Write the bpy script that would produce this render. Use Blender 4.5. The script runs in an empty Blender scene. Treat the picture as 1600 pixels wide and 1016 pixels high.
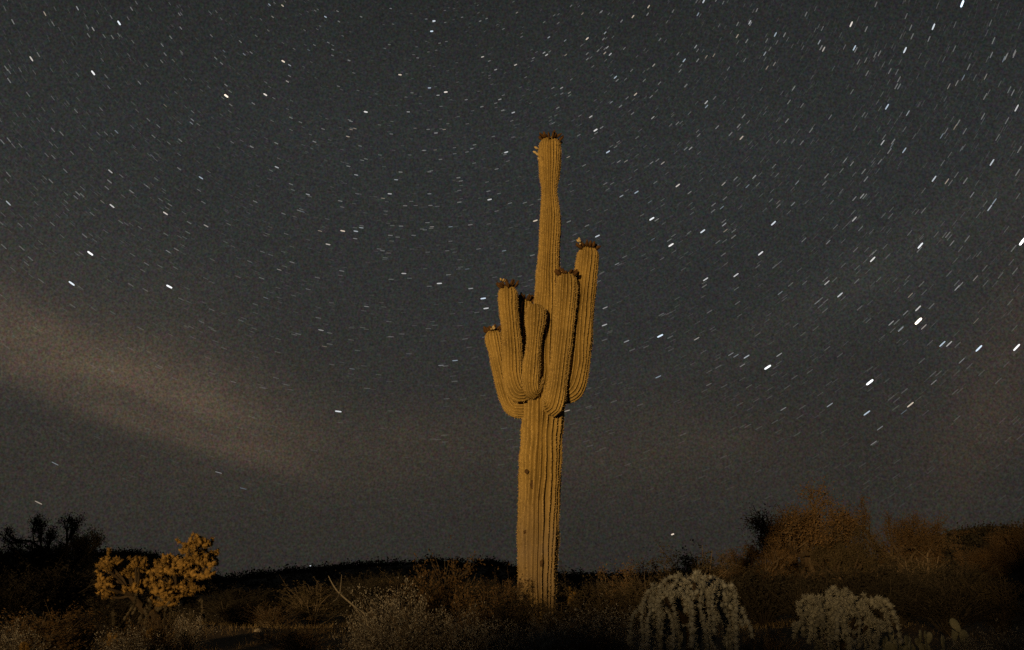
import bpy, math, random
import numpy as np
from mathutils import Vector, Matrix

# ------------------------------------------------------------------ scene, camera, sky, light
SC = bpy.context.scene
COL = SC.collection
R = math.radians
PITCH = R(11.77)
CAM = np.array((0.0, 0.0, 1.0))
FPX = 2000.0                                   # focal length in photograph pixels (1600 wide)

cam_data = bpy.data.cameras.new('camera')
cam_data.sensor_width = 36.0
cam_data.lens = 36.0 * FPX / 1600.0
cam_data.clip_start = 0.05
cam_data.clip_end = 20000.0
cam = bpy.data.objects.new('camera', cam_data)
COL.objects.link(cam)
cam.location = CAM
cam.rotation_euler = (R(90) + PITCH, 0, 0)
SC.camera = cam

# light: low warm glow from behind the camera, left; horizontal travel direction LH
AZ = R(17)
SUN_EL = R(2.2)
LH = np.array((math.sin(AZ), math.cos(AZ)))    # the light travels along this
LN = np.array((math.cos(AZ), -math.sin(AZ)))   # across it (w axis)

sun_data = bpy.data.lights.new('sun', 'SUN')
sun_data.energy = 3.0
sun_data.angle = R(1.7)
sun_data.color = (1.0, 0.605, 0.225)
sun = bpy.data.objects.new('sun', sun_data)
COL.objects.link(sun)
sun.location = (-30, -40, 30)
_d = Vector((LH[0] * math.cos(SUN_EL), LH[1] * math.cos(SUN_EL), -math.sin(SUN_EL)))
sun.rotation_euler = _d.to_track_quat('-Z', 'Y').to_euler()

SC.view_settings.view_transform = 'Standard'
SC.view_settings.look = 'None'
SC.view_settings.exposure = 0.0
SC.view_settings.gamma = 1.0
SC.view_settings.use_curve_mapping = False
SC.cycles.use_denoising = False
SC.cycles.max_bounces = 3
SC.cycles.transparent_max_bounces = 4


def at(px, py, Y):
    """World point that stands at distance Y and is seen at photograph pixel (px, py)."""
    u = (px - 800.0) / FPX
    v = -(py - 508.0) / FPX
    d = np.array((u, math.cos(PITCH) - v * math.sin(PITCH), math.sin(PITCH) + v * math.cos(PITCH)))
    return CAM + d * (Y / d[1])


def sky_dir(px, py):
    p = at(px, py, 100.0) - CAM
    return p / np.linalg.norm(p)


def azel(px, py):
    d = sky_dir(px, py)
    return math.atan2(d[0], d[1]), math.asin(d[2])


# ---- world
W = bpy.data.worlds.new('World')
SC.world = W
W.use_nodes = True
W.cycles.sampling_method = 'MANUAL'
W.cycles.sample_map_resolution = 256
nt = W.node_tree
nt.nodes.clear()


class NB:
    """Small helper that chains shader math nodes."""
    def __init__(s, tree):
        s.t = tree

    def n(s, kind, **kw):
        x = s.t.nodes.new(kind)
        for k, v in kw.items():
            setattr(x, k, v)
        return x

    def put(s, sock, val):
        if isinstance(val, bpy.types.NodeSocket):
            s.t.links.new(val, sock)
        else:
            sock.default_value = val

    def m(s, op, a, b=0.0, c=0.0, clamp=False):
        x = s.n('ShaderNodeMath', operation=op, use_clamp=clamp)
        s.put(x.inputs[0], a)
        s.put(x.inputs[1], b)
        s.put(x.inputs[2], c)
        return x.outputs[0]

    def mix(s, fac, a, b, blend='MIX'):
        x = s.n('ShaderNodeMix', data_type='RGBA', blend_type=blend, clamp_factor=False)
        s.put(x.inputs['Factor'], fac)
        s.put(x.inputs[6], a)
        s.put(x.inputs[7], b)
        return x.outputs[2]

    def ramp(s, fac, stops):
        x = s.n('ShaderNodeValToRGB')
        e = x.color_ramp.elements
        while len(e) < len(stops):
            e.new(0.5)
        for el, (p, c) in zip(e, stops):
            el.position = p
            el.color = (*c, 1) if len(c) == 3 else c
        s.put(x.inputs[0], fac)
        return x.outputs[0]

    def noise(s, vec, scale, detail=3.0, rough=0.55, dim='3D'):
        x = s.n('ShaderNodeTexNoise', noise_dimensions=dim)
        if vec is not None:
            s.put(x.inputs['Vector'], vec)
        x.inputs['Scale'].default_value = scale
        x.inputs['Detail'].default_value = detail
        x.inputs['Roughness'].default_value = rough
        return x.outputs['Fac']


b = NB(nt)
tc = b.n('ShaderNodeTexCoord').outputs['Generated']
sep = b.n('ShaderNodeSeparateXYZ')
b.put(sep.inputs[0], tc)
az = b.m('ARCTAN2', sep.outputs[0], sep.outputs[1])
el = b.m('ARCSINE', sep.outputs[2])
comb = b.n('ShaderNodeCombineXYZ')
b.put(comb.inputs[0], az)
b.put(comb.inputs[1], el)
ae = comb.outputs[0]

# dim night air: thin moonless scatter plus airglow, a little brighter towards the ground
sky = b.n('ShaderNodeTexSky', sky_type='NISHITA', sun_disc=False)
sky.sun_elevation = SUN_EL
sky.sun_rotation = math.atan2(-LH[0], -LH[1])
elf = b.m('MULTIPLY', b.m('ABSOLUTE', el), 1.0 / R(60))
glow = b.ramp(elf, [(0.0, (.0245, .0225, .0190)), (0.10, (.0265, .0245, .0215)), (0.22, (0.0260, 0.0270, 0.0260)),
                    (0.33, (0.0250, 0.0268, 0.0264)), (0.45, (0.0199, 0.0213, 0.0206)), (0.60, (0.0167, 0.0178, 0.0170)), (1.0, (.0150, .0155, .0145))])
# town glow beyond the left of the frame, broad in azimuth
gl = b.m('MULTIPLY', b.m('ADD', b.m('COSINE', b.m('SUBTRACT', az, R(-62))), 1.0), 0.5)
gl = b.m('POWER', gl, 7.0)
gl = b.m('MULTIPLY', gl, b.m('EXPONENT', b.m('MULTIPLY', b.m('ABSOLUTE', b.m('SUBTRACT', el, R(8))), -5.0)))
base = b.mix(gl, glow, (.0150, .0122, .0082, 1), 'ADD')


def warp(vec, sx, sy, seed, amp):
    mp = b.n('ShaderNodeMapping')
    b.put(mp.inputs[0], vec)
    mp.inputs['Location'].default_value = (seed, seed * 1.7, seed * .3)
    mp.inputs['Scale'].default_value = (sx, sy, 1)
    f = b.noise(mp.outputs[0], 1.0, 3.0, .5)
    return b.m('MULTIPLY', b.m('SUBTRACT', f, 0.5), amp)


def streak(p0, p1, wid_up, wid_dn, long_fall, seed, wob=0.035):
    """Soft cloud streak through two sky directions (photo pixels): returns 0..1."""
    a0, e0 = azel(*p0)
    a1, e1 = azel(*p1)
    L = math.hypot(a1 - a0, e1 - e0)
    ux, uy = (a1 - a0) / L, (e1 - e0) / L
    da = b.m('SUBTRACT', az, a0)
    de = b.m('SUBTRACT', el, e0)
    s = b.m('ADD', b.m('MULTIPLY', da, ux), b.m('MULTIPLY', de, uy))
    t = b.m('ADD', b.m('MULTIPLY', da, -uy), b.m('MULTIPLY', de, ux))
    t = b.m('ADD', t, warp(ae, 9, 9, seed, wob))
    t = b.m('ADD', t, warp(ae, 26, 26, seed + 4, wob * .35))
    up = b.m('GREATER_THAN', t, 0.0)
    wd = b.m('ADD', b.m('MULTIPLY', up, wid_up - wid_dn), wid_dn)
    q = b.m('DIVIDE', t, wd)
    g = b.m('EXPONENT', b.m('MULTIPLY', b.m('MULTIPLY', q, q), -1.0))
    # fades beyond its right end, goes on to the left
    sr = b.m('MAXIMUM', b.m('SUBTRACT', s, L), 0.0)
    sl = b.m('MAXIMUM', b.m('MULTIPLY', s, -0.45), 0.0)
    z = b.m('DIVIDE', b.m('ADD', sr, sl), long_fall)
    h = b.m('EXPONENT', b.m('MULTIPLY', b.m('MULTIPLY', z, z), -1.0))
    den = b.m('ADD', 0.72, warp(ae, 14, 30, seed + 9, 1.1))
    return b.m('MULTIPLY', b.m('MULTIPLY', g, h), b.m('MAXIMUM', den, 0.0))


cl = streak((0, 532), (260, 610), .034, .0135, .085, 1.3, .030)
c2 = streak((110, 622), (370, 700), .0150, .0105, .050, 5.1, .026)
c3 = streak((640, 700), (1040, 690), .032, .040, .10, 8.7, .05)
c4 = streak((1640, 470), (1560, 640), .022, .040, .08, 12.2, .05)
c5 = streak((1330, 440), (1520, 330), .020, .026, .08, 15.9, .05)
c6 = streak((0, 420), (200, 470), .05, .04, .12, 21.9, .05)
cc = base
for f, col in ((cl, (.066, .042, .0230, 1)), (c2, (.040, .0250, .0145, 1)), (c6, (.009, .0060, .0030, 1)),
               (c3, (.0150, .0092, .0040, 1)), (c4, (.0190, .0105, .0050, 1)), (c5, (.0075, .0065, .0045, 1))):
    cc = b.mix(f, cc, col, 'ADD')
# broad unevenness of the thin cloud, and fine grain added to the sky colour
big = b.m('ADD', 0.86, b.m('MULTIPLY', b.noise(ae, 7.0, 4.0, .6), 0.28))
fine = b.m('ADD', 0.33, b.m('MULTIPLY', b.noise(tc, 620.0, 1.0, .7), 1.44))
cc = b.mix(1.0, cc, b.m('MULTIPLY', big, fine), 'MULTIPLY')
cn = b.n('ShaderNodeTexNoise')
b.put(cn.inputs['Vector'], tc)
cn.inputs['Scale'].default_value = 480
cn.inputs['Detail'].default_value = 0
cc = b.mix(0.30, cc, b.mix(1.0, cc, b.mix(1.0, cn.outputs['Color'], (2, 2, 2, 1), 'MULTIPLY'), 'MULTIPLY'))
bg1 = b.n('ShaderNodeBackground')
b.put(bg1.inputs[0], cc)
bg1.inputs[1].default_value = 1.0
bg2 = b.n('ShaderNodeBackground')
b.put(bg2.inputs[0], sky.outputs[0])
bg2.inputs[1].default_value = 0.0003
addn = b.n('ShaderNodeAddShader')
nt.links.new(bg1.outputs[0], addn.inputs[0])
nt.links.new(bg2.outputs[0], addn.inputs[1])
wo = b.n('ShaderNodeOutputWorld')
nt.links.new(addn.outputs[0], wo.inputs[0])

# ------------------------------------------------------------------ helpers
def mat(name, rough=0.9):
    m = bpy.data.materials.new(name)
    m.use_nodes = True
    t = m.node_tree
    p = t.nodes['Principled BSDF']
    p.inputs['Roughness'].default_value = rough
    p.inputs['Specular IOR Level'].default_value = 0.15
    return m, NB(t), p


def mottled(name, c1, c2, scale=8.0, rough=0.9, bump=0.0, bscale=40.0, transl=0.0, rand=0.25):
    """Diffuse material that mottles two colours, with a small hue/value change from object to object."""
    m, q, p = mat(name, rough)
    co = q.n('ShaderNodeTexCoord').outputs['Object']
    f = q.noise(co, scale, 4.0, .6)
    f = q.m('ADD', q.m('MULTIPLY', q.m('SUBTRACT', f, .5), 2.2), .5, clamp=True)
    col = q.mix(f, (*c1, 1), (*c2, 1))
    if rand:
        oi = q.n('ShaderNodeObjectInfo').outputs['Random']
        v = q.m('ADD', q.m('MULTIPLY', oi, rand * 2), 1 - rand)
        col = q.mix(1.0, col, v, 'MULTIPLY')
    q.put(p.inputs['Base Color'], col)
    if bump:
        bn = q.n('ShaderNodeBump')
        bn.inputs['Strength'].default_value = bump
        bn.inputs['Distance'].default_value = 0.02
        q.put(bn.inputs['Height'], q.noise(co, bscale, 4.0, .65))
        q.put(p.inputs['Normal'], bn.outputs[0])
    if transl:
        tr = q.n('ShaderNodeBsdfTranslucent')
        q.put(tr.inputs[0], col)
        mx = q.n('ShaderNodeMixShader')
        mx.inputs[0].default_value = transl
        q.t.links.new(p.outputs[0], mx.inputs[1])
        q.t.links.new(tr.outputs[0], mx.inputs[2])
        q.t.links.new(mx.outputs[0], q.t.nodes['Material Output'].inputs[0])
    return m


class MB:
    """Collects vertices and faces for ONE mesh."""
    def __init__(s):
        s.v = []
        s.f = []
        s.n = 0

    def add(s, verts, faces):
        verts = np.asarray(verts, float).reshape(-1, 3)
        s.v.append(verts)
        o = s.n
        s.f.extend([tuple(i + o for i in q) for q in faces])
        s.n += len(verts)

    def mesh(s, name, smooth=False):
        me = bpy.data.meshes.new(name)
        me.from_pydata(np.concatenate(s.v) if s.v else np.zeros((0, 3)), [], s.f)
        if smooth:
            me.polygons.foreach_set('use_smooth', np.ones(len(me.polygons), bool))
        me.update()
        return me

    def build(s, name, material, parent=None, smooth=False):
        me = s.mesh(name, smooth)
        me.materials.append(material)
        o = bpy.data.objects.new(name, me)
        COL.objects.link(o)
        if parent is not None:
            o.parent = parent
        return o


def quads_mesh(name, P, material):
    """P: (n, k, 3) polygons with k corners each, as one mesh."""
    n, k, _ = P.shape
    me = bpy.data.meshes.new(name)
    me.vertices.add(n * k)
    me.vertices.foreach_set('co', P.reshape(-1).astype(np.float32))
    me.loops.add(n * k)
    me.loops.foreach_set('vertex_index', np.arange(n * k, dtype=np.int32))
    me.polygons.add(n)
    me.polygons.foreach_set('loop_start', np.arange(0, n * k, k, dtype=np.int32))
    me.polygons.foreach_set('loop_total', np.full(n, k, dtype=np.int32))
    me.update(calc_edges=True)
    me.materials.append(material)
    return me


def link(name, me, parent=None):
    o = bpy.data.objects.new(name, me)
    COL.objects.link(o)
    if parent is not None:
        o.parent = parent
    return o


def empty(name, loc=(0, 0, 0), rz=0.0):
    o = bpy.data.objects.new(name, None)
    o.empty_display_size = 0.2
    COL.objects.link(o)
    o.location = loc
    o.rotation_euler = (0, 0, rz)
    return o


def tag(o, label=None, cat=None, group=None, kind=None):
    if label:
        o['label'] = label
    if cat:
        o['category'] = cat
    if group:
        o['group'] = group
    if kind:
        o['kind'] = kind
    return o


def copy_tree(o, parent=None):
    c = o.copy()
    COL.objects.link(c)
    if parent is not None:
        c.parent = parent
    for ch in o.children:
        copy_tree(ch, c)
    return c


def catmull(P, n):
    P = np.asarray(P, float)
    Q = np.vstack([2 * P[0] - P[1], P, 2 * P[-1] - P[-2]])
    out = []
    segs = len(P) - 1
    for t in np.linspace(0, segs, n):
        i = min(int(t), segs - 1)
        u = t - i
        a, c, d, e = Q[i], Q[i + 1], Q[i + 2], Q[i + 3]
        out.append(.5 * ((2 * c) + (-a + d) * u + (2 * a - 5 * c + 4 * d - e) * u * u + (-a + 3 * c - 3 * d + e) * u ** 3))
    return np.array(out)


def frames(P):
    T = np.gradient(P, axis=0)
    T /= np.linalg.norm(T, axis=1)[:, None] + 1e-12
    ref = np.array((0.0, -1.0, 0.0)) if abs(T[0][1]) < .9 else np.array((1.0, 0, 0))
    N = []
    n = ref - T[0] * ref.dot(T[0])
    n /= np.linalg.norm(n)
    for t in T:
        n = n - t * n.dot(t)
        n /= np.linalg.norm(n) + 1e-12
        N.append(n)
    N = np.array(N)
    return T, N, np.cross(T, N)


def tube(mb, P, rad, sides=5):
    """Tapered round tube along points P, closed at both ends."""
    P = np.asarray(P, float)
    rad = np.broadcast_to(np.asarray(rad, float), (len(P),))
    T, N, B = frames(P)
    a = np.linspace(0, 2 * math.pi, sides, endpoint=False)
    ring = P[:, None, :] + rad[:, None, None] * (np.cos(a)[None, :, None] * N[:, None, :] + np.sin(a)[None, :, None] * B[:, None, :])
    F = []
    for i in range(len(P) - 1):
        for j in range(sides):
            k = (j + 1) % sides
            F.append((i * sides + j, i * sides + k, (i + 1) * sides + k, (i + 1) * sides + j))
    F.append(tuple(range(sides - 1, -1, -1)))
    F.append(tuple((len(P) - 1) * sides + j for j in range(sides)))
    mb.add(ring.reshape(-1, 3), F)


def ground_z(x, y):
    x = np.asarray(x, float)
    y = np.asarray(y, float)
    g = 0.020 * np.clip(y - 8, 0, 17) + 0.004 * np.clip(y - 25, 0, 60)
    near = np.exp(-(x * x + y * y) / 9000.0)
    return g + near * (0.055 * np.sin(x * .55 + .4) * np.cos(y * .43) + 0.035 * np.sin(x * 1.3 + y * .9) + 0.02 * np.sin(2.9 * x - 2.1 * y)) + 0.25 * np.sin(x * .021 + 1) * np.sin(y * .017) * np.clip((y - 30) / 60, 0, 1)


# ------------------------------------------------------------------ ground and hills
def ground_material():
    m, q, p = mat('desert_soil', .95)
    co = q.n('ShaderNodeTexCoord').outputs['Object']
    a = q.noise(co, .9, 5, .6)
    c = q.ramp(a, [(.3, (.095, .070, .046)), (.5, (.150, .112, .074)), (.7, (.205, .160, .110))])
    g = q.noise(co, 22, 4, .7)
    c = q.mix(q.m('MULTIPLY', g, .8), c, (.075, .060, .045, 1))
    vo = q.n('ShaderNodeTexVoronoi')
    q.put(vo.inputs['Vector'], co)
    vo.inputs['Scale'].default_value = 17
    peb = q.m('LESS_THAN', vo.outputs['Distance'], .26)
    c = q.mix(q.m('MULTIPLY', peb, .55), c, (.24, .21, .175, 1))
    q.put(p.inputs['Base Color'], c)
    h = q.m('ADD', q.m('MULTIPLY', g, .6), q.m('MULTIPLY', q.m('SUBTRACT', .5, vo.outputs['Distance']), .6))
    bn = q.n('ShaderNodeBump')
    bn.inputs['Strength'].default_value = .9
    bn.inputs['Distance'].default_value = .04
    q.put(bn.inputs['Height'], h)
    q.put(p.inputs['Normal'], bn.outputs[0])
    return m


M_SOIL = ground_material()


def grid_object(name, xs, ys, zf, material):
    X, Y = np.meshgrid(xs, ys)
    Z = zf(X, Y)
    nx, ny = len(xs), len(ys)
    mb = MB()
    idx = np.arange(nx * ny).reshape(ny, nx)
    F = np.stack([idx[:-1, :-1], idx[:-1, 1:], idx[1:, 1:], idx[1:, :-1]], -1).reshape(-1, 4)
    mb.add(np.stack([X, Y, Z], -1).reshape(-1, 3), F.tolist())
    return mb.build(name, material, smooth=True)


def axis(near, step, far, grow=1.22):
    a = list(np.arange(0, near + 1e-6, step))
    s = step
    while a[-1] < far:
        s *= grow
        a.append(a[-1] + s)
    a = np.array(a)
    return np.concatenate([-a[:0:-1], a])


xs = axis(16, .2, 7000)
ys = axis(34, .25, 7000)
tag(grid_object('ground', xs, ys, lambda X, Y: ground_z(X, Y) - 0.0, M_SOIL), kind='structure')

M_HILL = mottled('dark_hill_rock', (.030, .026, .020), (.055, .045, .034), .05, bump=.6, bscale=.6, rand=0)


def vnoise(x, y, seed=0.0):
    return (np.sin(x * 1.0 + seed) * np.cos(y * 1.3 - seed * .7) + .5 * np.sin(x * 2.3 + y * 1.1 + seed * 2) + .3 * np.sin(x * 5.1 - y * 3.7 + seed) + .15 * np.sin(x * 11.3 + y * 8.1)) / 1.95


def ridge_hill(name, prof, Y0, front, back, step, rough, seed):
    """A hill whose crest, at distance Y0, follows the given skyline."""
    pts = np.array([at(px, py, Y0) for px, py in prof])
    xs_ = np.arange(pts[0, 0], pts[-1, 0] + step, step)
    ys_ = np.concatenate([np.linspace(Y0 - front, Y0, 16), np.linspace(Y0, Y0 + back, 12)[1:]])

    def zf(X, Y):
        crest = np.interp(X, pts[:, 0], pts[:, 2])
        t = np.where(Y < Y0, (Y0 - Y) / front, (Y - Y0) / back)
        s = .5 + .5 * np.cos(np.clip(t, 0, 1) * math.pi)
        gz = ground_z(X, Y) - .4
        n = vnoise(X * .13, Y * .13, seed) * rough * s + vnoise(X * .6, Y * .6, seed + 3) * rough * .3
        return gz + (crest - gz) * s + n
    o = grid_object(name, xs_, ys_, zf, M_HILL)
    tag(o, kind='structure')
    return zf, xs_, ys_


LEFT_PROF = [(-900, 905), (-500, 870), (-150, 872), (0, 876), (110, 872), (200, 868), (250, 874), (330, 916), (400, 908), (480, 896), (560, 890),
             (640, 885), (690, 882), (735, 890), (760, 886), (800, 893), (870, 906), (960, 907), (1100, 900), (1300, 890), (1500, 880), (2000, 890)]
RIGHT_PROF = [(1330, 930), (1400, 890), (1450, 868), (1485, 845), (1530, 834), (1575, 838), (1640, 842), (1800, 850), (2100, 880), (2400, 920)]
hillA = ridge_hill('hill', LEFT_PROF, 230, 90, 120, 2.2, .55, 1.0)
hillB = ridge_hill('hill', RIGHT_PROF, 110, 45, 60, 1.2, .30, 4.0)


def shade_ridge():
    """Unseen ridge added behind the camera: blocks the low light except over its saddle."""
    prof = np.array([(-330, 20), (-240, 22), (-140, 23), (-80, 22), (-45, 19), (-28, 14), (-22, 10), (-19.5, 7.5), (-18.0, 5.5), (-16.8, 3.4), (-15, 2.75), (-12.5, 2.45), (-10.5, 2.35), (-8.2, 2.45),
                     (-6.5, 2.6), (-4.9, 2.72), (-4.3, 2.8), (-3.8, 3.3), (-2.9, 3.35), (-2.4, 3.08), (-1.5, 3.08), (-.5, 3.08), (0.6, 3.0), (1.2, 3.6), (2.2, 5.0), (3.8, 7.5), (8, 10), (30, 14), (120, 18)], float)  # crest heights set plant by plant to place the shade
    ws = np.concatenate([np.arange(-330, -40, 6), np.arange(-40, 12, .5), np.arange(12, 121, 6)])
    ss = np.linspace(-1, 1, 25)
    mb = MB()
    V = []
    for w in ws:
        H = np.interp(w, prof[:, 0], prof[:, 1])
        for t in ss:
            half = 9 + H * .75
            s = -40 + t * half - max(0, half - 24)* .0
            z = -1.0 + (H + 1.0) * (.5 + .5 * math.cos(t * math.pi))
            p = LH * s + LN * w
            V.append((p[0], p[1], z))
    n = len(ss)
    F = [(i * n + j, (i + 1) * n + j, (i + 1) * n + j + 1, i * n + j + 1) for i in range(len(ws) - 1) for j in range(n - 1)]
    mb.add(V, F)
    o = mb.build('hill', M_HILL, smooth=True)
    tag(o, kind='structure')


shade_ridge()

# ------------------------------------------------------------------ saguaro
def saguaro_material():
    m, q, p = mat('saguaro_skin', .75)
    at_ = q.n('ShaderNodeAttribute', attribute_name='crest').outputs['Fac']
    up = q.n('ShaderNodeAttribute', attribute_name='cork').outputs['Fac']
    co = q.n('ShaderNodeTexCoord').outputs['Object']
    n1 = q.noise(co, 3.5, 5, .6)
    n2 = q.noise(co, 38, 3, .6)
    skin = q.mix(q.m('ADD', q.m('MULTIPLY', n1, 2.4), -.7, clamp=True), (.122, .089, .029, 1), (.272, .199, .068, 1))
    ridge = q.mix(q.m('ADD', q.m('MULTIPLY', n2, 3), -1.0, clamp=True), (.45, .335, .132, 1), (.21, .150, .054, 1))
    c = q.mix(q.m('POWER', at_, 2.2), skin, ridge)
    cork = q.mix(q.noise(co, 9, 5, .7), (.20, .165, .125, 1), (.085, .066, .050, 1))
    f = q.m('MULTIPLY', up, q.m('ADD', q.m('MULTIPLY', n1, 1.6), -.15), clamp=True)
    c = q.mix(f, c, cork)
    blot = q.m('ADD', .62, q.m('MULTIPLY', q.noise(co, 1.7, 5, .65), .78))
    c = q.mix(1.0, c, blot, 'MULTIPLY')
    sp = q.m('GREATER_THAN', q.noise(co, 13, 4, .6), .63)
    c = q.mix(q.m('MULTIPLY', sp, .45), c, (.12, .085, .045, 1))
    q.put(p.inputs['Base Color'], c)
    bn = q.n('ShaderNodeBump')
    bn.inputs['Strength'].default_value = .5
    bn.inputs['Distance'].default_value = .012
    q.put(bn.inputs['Height'], q.noise(co, 60, 3, .6))
    q.put(p.inputs['Normal'], bn.outputs[0])
    return m


M_SAG = saguaro_material()
M_SPINE = mottled('pale_spines', (.36, .28, .14), (.70, .56, .33), 20, rand=0)
M_FRUIT = mottled('dry_fruit', (.030, .017, .011), (.12, .070, .030), 22, rand=0)
M_PETAL = mottled('pale_bloom', (.50, .44, .30), (.36, .28, .15), 20, rand=0)
M_SCAR = mottled('callus_scar', (.050, .032, .018), (.095, .062, .034), 30, rand=0, bump=.8)

SAG_Y = 18.0
saguaro = empty('saguaro_cactus', at(839, 990, SAG_Y))
saguaro.location.z = float(ground_z(saguaro.location.x, saguaro.location.y)) - .05
tag(saguaro, 'tall golden lit saguaro cactus with ribbed trunk and upcurved arms', 'cactus')
SAG_O = np.array(saguaro.location)


def px_m(P):
    d = P - CAM
    return (d[1] * math.cos(PITCH) + d[2] * math.sin(PITCH)) / FPX


def ribbed(name, rows, ribs, parent, seed, depth=.085, cork_top=None, cap=True, spine=1.0, tipflat=1.0):
    """rows: (px, py, width_px, Y) from base to tip; body with ribs, plus its spines."""
    rnd = np.random.default_rng(seed)
    P = np.array([at(x, y, Y) for x, y, w, Y in rows])
    rad = np.array([w * (.5 if name == 'trunk' else .525) * px_m(p) for (x, y, w, Y), p in zip(rows, P)])
    seg = np.concatenate([[0], np.cumsum(np.linalg.norm(np.diff(P, axis=0), axis=1))])
    n = max(40, int(seg[-1] / .022))
    pr = catmull(np.hstack([P, rad[:, None]]), n * 3)
    L = np.concatenate([[0], np.cumsum(np.linalg.norm(np.diff(pr[:, :3], axis=0), axis=1))])
    ll = np.linspace(0, L[-1], n)
    pr = np.stack([np.interp(ll, L, pr[:, k]) for k in range(4)], -1)
    C, r = pr[:, :3], pr[:, 3].copy()
    if cap:                                     # rounded growing tip
        rt = r[-1]
        d = L[-1] - ll
        k = np.clip(d / (rt * tipflat), 0, 1)
        r *= np.sqrt(np.clip(1 - (1 - k) ** 2, 0.0004, 1))
    r *= 1 + .012 * np.sin(ll * 7 + seed) + .010 * np.sin(ll * 17 + seed * 2)
    T, N, B = frames(C)
    per = 6
    M = ribs * per
    th = np.linspace(0, 2 * math.pi, M, endpoint=False)
    jit = np.interp(np.arange(M), np.arange(0, M + 1, per), np.append(rnd.uniform(-.25, .25, ribs), 0)) * 2 * math.pi / ribs * .5
    wav = np.cos(th * ribs)
    shp = np.sign(wav) * np.abs(wav) ** .8
    # every rib wanders and deepens a little on its own
    rib_i = (np.arange(M) + per // 2) // per % ribs
    kn = max(4, int(L[-1] / .28))
    kx = np.linspace(0, L[-1], kn)
    wand = np.stack([np.interp(ll, kx, rnd.normal(size=kn)) for _ in range(ribs)], 1)
    deep = np.stack([np.interp(ll, kx, rnd.normal(size=kn)) for _ in range(ribs)], 1)
    Rr = r[:, None] * (1 - depth + depth * shp[None, :] * np.clip(1 + .30 * deep[:, rib_i], .35, 1.7) * (1 if True else 0))
    Rr *= 1 + .010 * rnd.normal(size=(n, 1))
    a = th + jit
    tw = .06 * np.sin(ll * .9 + seed)
    wsm = wand[:, rib_i]
    wsm = (wsm + np.roll(wsm, 2, 1) + np.roll(wsm, -2, 1) + np.roll(wsm, 4, 1) + np.roll(wsm, -4, 1)) / 5
    A = a[None, :] + tw[:, None] + wsm * (2 * math.pi / ribs) * .15
    V = C[:, None, :] + Rr[..., None] * (np.cos(A)[..., None] * N[:, None, :] + np.sin(A)[..., None] * B[:, None, :])
    idx = np.arange(n * M).reshape(n, M)
    F = np.stack([idx[:-1], np.roll(idx[:-1], -1, 1), np.roll(idx[1:], -1, 1), idx[1:]], -1).reshape(-1, 4)
    mb = MB()
    faces = F.tolist()
    faces.append(idx[-1].tolist())
    faces.append(idx[0][::-1].tolist())
    mb.add(V.reshape(-1, 3) - SAG_O, faces)
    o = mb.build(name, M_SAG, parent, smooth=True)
    me = o.data
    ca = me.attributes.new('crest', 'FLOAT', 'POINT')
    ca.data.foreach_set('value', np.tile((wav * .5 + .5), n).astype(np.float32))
    ck = me.attributes.new('cork', 'FLOAT', 'POINT')
    if cork_top:
        z = V[..., 2].reshape(-1)
        ck.data.foreach_set('value', np.clip((cork_top - z) / 1.1, 0, 1).astype(np.float32))
    # spine tufts along each rib crest
    crest = np.arange(0, M, per)
    rows_i = np.arange(2, n - 1)
    sp = []
    for i in rows_i:
        for j in crest:
            if rnd.random() < .25:
                continue
            p = V[i, j]
            out = p - C[i]
            out /= np.linalg.norm(out) + 1e-9
            if out[1] > .45:
                continue
            for _ in range(3):
                d = out * .9 + T[i] * rnd.uniform(-.8, .8) + np.cross(out, T[i]) * rnd.uniform(-.9, .9)
                d /= np.linalg.norm(d)
                ln = rnd.uniform(.007, .019) * spine
                s = np.cross(d, rnd.normal(size=3))
                s /= np.linalg.norm(s)
                sp.append((p - s * .0030, p + s * .0030, p + d * ln))
    me2 = quads_mesh('spines', np.array(sp) - SAG_O, M_SPINE)
    so = link('spines', me2, o)
    so['kind'] = 'stuff'
    return o, C, T, r


def petal(mb, p, d, ln, wd, seed):
    """small egg-shaped bud or fruit pointing along d"""
    d = d / np.linalg.norm(d)
    ts = np.array([0, .25, .6, .9, 1.0])
    prof = np.array([.45, .95, 1.0, .55, .12]) * wd
    tube(mb, p[None] + ts[:, None] * ln * d[None], prof, 6)


def crown_fruit(parent, C, T, r, rt, seed, count, lift=.0, bloom=None):
    """ring of dried fruit and buds round the growing tip"""
    rnd = np.random.default_rng(seed)
    tip, ax = C[-1], T[-4]
    mb = MB()
    u = np.cross(ax, (0, 1, 0))
    u /= np.linalg.norm(u)
    v = np.cross(ax, u)
    for k in range(count):
        a = 2 * math.pi * k / count + rnd.uniform(-.3, .3)
        rr = rt * rnd.uniform(.35, .93)
        q = np.cos(a) * u + np.sin(a) * v
        p = tip - ax * (rt * .75 * (1 - math.sqrt(max(0, 1 - (rr / rt) ** 2))) + .015) + q * rr - SAG_O
        d = ax * rnd.uniform(.25, 1.1) + q * rnd.uniform(.25, 1.1)
        petal(mb, p, d, rnd.uniform(.06, .135), rnd.uniform(.017, .029), k)
    f = mb.build('fruit_crown', M_FRUIT, parent, smooth=True)
    if bloom is not None:
        mb = MB()
        for k in range(bloom[1]):
            q = rnd.normal(size=3)
            q /= np.linalg.norm(q)
            base = at(*bloom[0]) + q * .02 - SAG_O
            petal(mb, base, q + np.array((0, -.5, .5)), rnd.uniform(.04, .07), .016, k)
        mb.build('bloom', M_PETAL, parent, smooth=True)


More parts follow.
